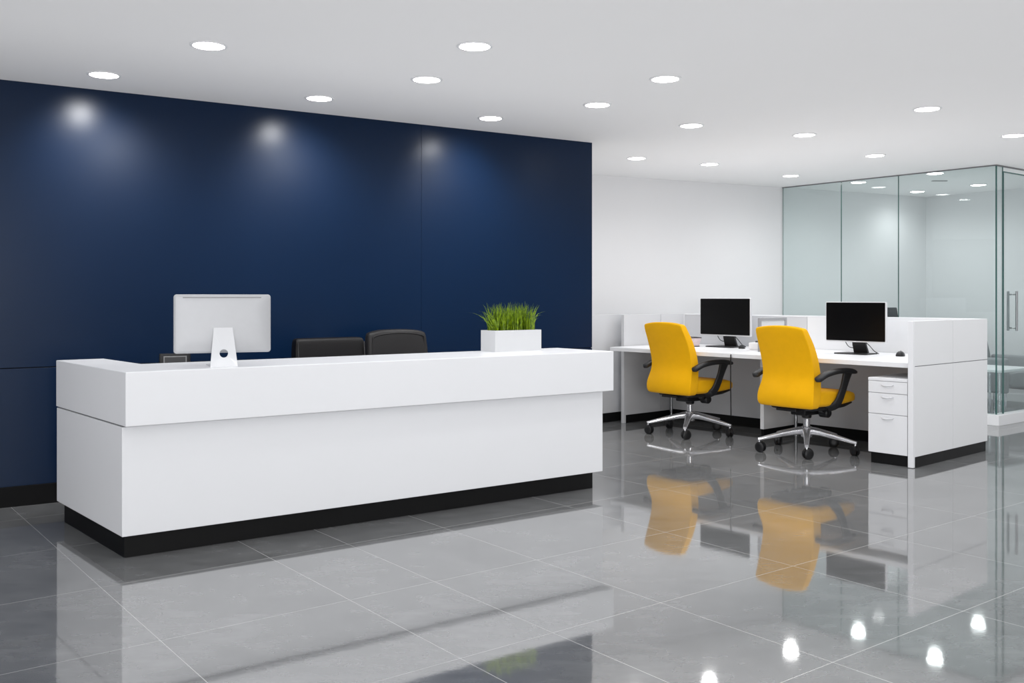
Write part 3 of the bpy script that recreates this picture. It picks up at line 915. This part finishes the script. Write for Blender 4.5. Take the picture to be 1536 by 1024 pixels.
# ------------------------------------------------------------------ furniture inside the glass room
GR = math.atan2(sd.y, sd.x)
def gl_(a, b):       # a along the side glass, b into the room
    v = GB + sd * a - gd * b
    return (v.x, v.y, 0)
mt = thing('side_table', 'low white table with slim chrome legs inside the glass room, behind the door', 'table', gl_(0.86, 0.42), GR)
bm = bmesh.new(); box(bm, -0.38, 0.38, -0.26, 0.26, 0.515, 0.545, 0.006, 2)
obj('tabletop', bm, M['white2'], mt)
for x in (-0.33, 0.33):
    for y in (-0.21, 0.21):
        bm = bmesh.new(); sweep(bm, [(x, y, 0.0), (x, y, 0.516)], (0.014, 0.014), 12)
        obj('leg', bm, M['chrome'], mt, smooth=True, angle=0.7)
def armchair(label, loc, rz, m):
    t = thing('armchair', label, 'armchair', loc, rz)
    bm = bmesh.new(); ring_loft(bm, [seat_ring(y, 0.30, 0.26, 0.46, 28, 5) if abs(y) < 0.3 else seat_ring(y, 0.27, 0.29, 0.44, 28, 5) for y in (-0.32, -0.29, 0.0, 0.29, 0.32)])
    obj('seat', bm, m, t, smooth=True, angle=0.9)
    bm = bmesh.new()
    ring_loft(bm, [super_ring(hw, th, y, z, 4, 32, -0.02) for z, y, hw, th in ((0.27, -0.34, 0.33, 0.10), (0.30, -0.345, 0.36, 0.14), (0.60, -0.37, 0.36, 0.14), (0.86, -0.41, 0.33, 0.12), (0.92, -0.42, 0.29, 0.09), (0.935, -0.42, 0.24, 0.05))])
    obj('backrest', bm, m, t, smooth=True, angle=0.9)
    for s in (-1, 1):
        bm = bmesh.new(); box(bm, min(0.30 * s, 0.40 * s), max(0.30 * s, 0.40 * s), -0.34, 0.32, 0.20, 0.62, 0.03, 3)
        obj('arm', bm, m, t, smooth=True, angle=0.6)
    for x in (-0.33, 0.33):
        for y in (-0.30, 0.28):
            bm = bmesh.new(); sweep(bm, [(x, y, 0), (x, y, 0.26)], (0.016, 0.016), 10)
            obj('leg', bm, M['chrome'], t, smooth=True, angle=0.7)
armchair('pale grey armchair inside the glass room, behind the low white table', gl_(1.78, 0.78), GR + PI - 0.15, M['greyfab'])
# tall chair whose headrest shows above the workstation screen
tc_ = thing('high_back_chair', 'dark grey chair in the glass room, its headrest showing above the white back screen', 'chair', gl_(1.22, 1.62), math.radians(-150))
bm = bmesh.new()
ring_loft(bm, [super_ring(hw, th, y, z, 4.5, 32, 0) for z, y, hw, th in ((0.54, -0.23, 0.20, 0.06), (0.56, -0.235, 0.22, 0.07), (0.80, -0.25, 0.22, 0.07), (1.0, -0.27, 0.19, 0.06), (1.03, -0.275, 0.15, 0.04))])
obj('backrest', bm, M['darkfab'], tc_, smooth=True, angle=0.9)
bm = bmesh.new()
ring_loft(bm, [super_ring(hw, th, y, z, 7, 32, 0) for z, y, hw, th in ((1.06, -0.28, 0.07, 0.04), (1.065, -0.28, 0.08, 0.05), (1.20, -0.30, 0.078, 0.05), (1.212, -0.30, 0.07, 0.035))])
box(bm, -0.03, 0.03, -0.285, -0.27, 1.0, 1.07)
obj('headrest', bm, M['darkfab'], tc_, smooth=True, angle=0.9)
bm = bmesh.new(); ring_loft(bm, [seat_ring(y, w_, zb, zt) for y, w_, zb, zt in ((-0.23, 0.2, 0.44, 0.49), (-0.2, 0.24, 0.42, 0.51), (0.2, 0.24, 0.42, 0.51), (0.25, 0.2, 0.44, 0.49))])
obj('seat', bm, M['darkfab'], tc_, smooth=True, angle=0.9)
bm = bmesh.new(); box(bm, -0.1, 0.1, -0.1, 0.1, 0.385, 0.425, 0.01, 1); box(bm, -0.03, 0.03, -0.28, -0.08, 0.39, 0.412); box(bm, -0.03, 0.03, -0.295, -0.27, 0.39, 0.70)
obj('back_bracket', bm, M['black'], tc_)
undercarriage(tc_, [math.radians(a) for a in (10, 82, 154, 226, 298)], 0.27, 0.39, M['black'], M['chrome'])

# ------------------------------------------------------------------ ceiling fittings
SPOT = 17.5
def lamp(x, y, power=1.0, size=165, r=0.07):
    l = bpy.data.lights.new('downlight_beam', 'SPOT')
    l.energy = SPOT * power; l.spot_size = math.radians(size); l.spot_blend = 1.0; l.shadow_soft_size = r
    l.color = (1.0, 0.995, 0.99)
    o = bpy.data.objects.new('downlight_beam', l); C.objects.link(o)
    o.location = (x, y, CEIL - 0.05)
DL = [
 (-2.555, 6.01, 'leftmost recessed downlight of the row along the navy wall'),
 (-1.349, 6.72, 'middle recessed downlight of the row along the navy wall'),
 (-0.166, 7.47, 'recessed downlight third from the left along the navy wall'),
 (-1.678, 5.31, 'large recessed downlight high at left, in front of the wall row'),
 (-0.546, 6.14, 'recessed downlight above the planter side of the desk, second row from the navy wall'),
 (0.618, 6.95, 'recessed downlight above the right corner of the navy wall, second row'),
 (-0.207, 5.325, 'large recessed downlight at top centre of the ceiling'),
 (0.978, 6.123, 'large recessed downlight right of top centre, above the white back wall'),
 (1.455, 7.79, 'recessed downlight above the space between navy wall and far yellow chair'),
 (1.25, 9.627, 'small recessed downlight just right of the navy wall corner'),
 (2.07, 10.06, 'small recessed downlight above the left monitor, near the white back wall'),
 (3.20, 11.02, 'small recessed downlight nearest the back left edge of the glass room'),
 (2.51, 8.24, 'recessed downlight above the near yellow chair'),
 (3.07, 7.10, 'recessed downlight at upper right, above the panelled end screen'),
 (3.57, 9.44, 'recessed downlight above the right monitor, in front of the glass'),
 (4.32, 8.27, 'recessed downlight at the right margin, in front of the glass door'),
 (4.20, 11.64, 'downlight inside the glass room, leftmost behind the panes'),
 (4.76, 10.80, 'downlight inside the glass room, touching the front glass'),
 (5.35, 12.67, 'downlight inside the glass room, in the far corner'),
 (5.79, 11.92, 'downlight inside the glass room, by its right wall'),
]
first = None
for x, y, lab in DL:
    if first is None:
        t = thing('ceiling_downlight', lab, 'light', (x, y, CEIL), 0, 'round recessed downlights')
        bm = bmesh.new()
        lathe_prof = [(0.086, -0.001), (0.102, -0.001), (0.102, -0.004), (0.098, -0.006), (0.086, -0.006)]
        n = 40
        rings = [[(r * math.cos(2 * PI * k / n), r * math.sin(2 * PI * k / n), z) for k in range(n)] for r, z in lathe_prof + [lathe_prof[0]]]
        ring_loft(bm, rings, cap=False)
        obj('rim', bm, M['white2'], t, smooth=True, angle=0.5)
        bm = bmesh.new()
        lathe(bm, [(0.0855, -0.001), (0.0855, -0.005), (0.075, -0.008), (0.03, -0.010)], 40)
        obj('lens', bm, M['lens'], t, smooth=True, angle=0.5)
        first = t
    else:
        dup(first, (x, y, CEIL), 0, lab)
    p_ = 0.6 if y < 6.2 and x < 0.7 else 0.9 if y < 6.2 else 1.25
    if 'inside the glass' in lab: p_ = 0.95
    if (x, y) in [d[:2] for d in DL[:3]]: p_ = 0.6
    lamp(x, y, p_)
# extra spots added at fittings near the navy wall to strengthen its scallops
wn = Vector((0.534, -0.845, 0))            # into the room
def wash(x, y, power, dist, zt, size=125):
    l = bpy.data.lights.new('added_wall_spot', 'SPOT'); l.energy = power; l.spot_size = math.radians(size); l.spot_blend = 1.0; l.shadow_soft_size = 0.06
    o = bpy.data.objects.new('added_wall_spot', l); C.objects.link(o); o.location = (x, y, CEIL - 0.06)
    tgt = Vector((x, y, 0)) - wn * dist; tgt.z = zt
    o.rotation_euler = (tgt - o.location).to_track_quat('-Z', 'Y').to_euler()
for x, y, _ in DL[:3]: wash(x, y, 34, 0.52, 2.12, 100)
for x, y, _ in DL[3:6]: wash(x, y, 55, 1.5, 1.25, 86)
# the same fittings go on behind and beside the camera; only their light is needed
for x, y in ((-1.9, 3.6), (-0.3, 3.7), (1.3, 4.4), (2.6, 5.2), (4.2, 6.1), (-0.6, 1.7), (1.2, 2.4), (3.2, 3.2), (5.0, 4.4), (-0.5, -0.6), (2.0, 0.4), (4.2, 1.6), (6.3, 6.5)):
    lamp(x, y, 0.6)

# fill light added behind the camera to brighten the desk front
al = bpy.data.lights.new('added_fill_light', 'AREA'); al.shape = 'RECTANGLE'; al.size = 3.2; al.size_y = 1.6; al.energy = 195
ao_ = bpy.data.objects.new('added_fill_light', al); C.objects.link(ao_); ao_.location = (1.7, -4.5, 1.7)
ao_.rotation_euler = (Vector((-0.3, 6.0, 1.0)) - Vector((1.7, -4.5, 1.7))).to_track_quat('-Z', 'Y').to_euler()

bm = bmesh.new()
box(bm, -0.09, 0.09, -0.02, 0.02, -0.006, -0.0005, 0.001, 1)
o = obj('ceiling_vent', bm, M['seam']); o.location = (5.12, 11.5, CEIL); o.rotation_euler[2] = 0.0
tag(o, 'narrow dark slot vent in the ceiling inside the glass room', 'vent')

# ------------------------------------------------------------------ world, camera
wd = bpy.data.worlds.new('World'); bpy.context.scene.world = wd
wd.use_nodes = True
bg = wd.node_tree.nodes['Background']
bg.inputs['Color'].default_value = (0.95, 0.97, 1.0, 1); bg.inputs['Strength'].default_value = 0.22

cam = bpy.data.cameras.new('camera'); co = bpy.data.objects.new('camera', cam); C.objects.link(co)
co.location = (0, 0, CAM_H); co.rotation_euler = (PI / 2, 0, 0)
cam.sensor_width = 36.0; cam.lens = 36.0 * 1440 / 1536
cam.shift_y = -(512 - 445) / 1536
sc = bpy.context.scene
sc.camera = co
sc.view_settings.view_transform = 'Standard'
sc.view_settings.look = 'None'
wd.light_settings.ao_factor = 0.30; wd.light_settings.distance = 1.6
sc.cycles.use_fast_gi = True; sc.cycles.fast_gi_method = 'ADD'
sc.cycles.max_bounces = 10
sc.cycles.transparent_max_bounces = 16
sc.cycles.sample_clamp_indirect = 6
sc.cycles.use_denoising = True
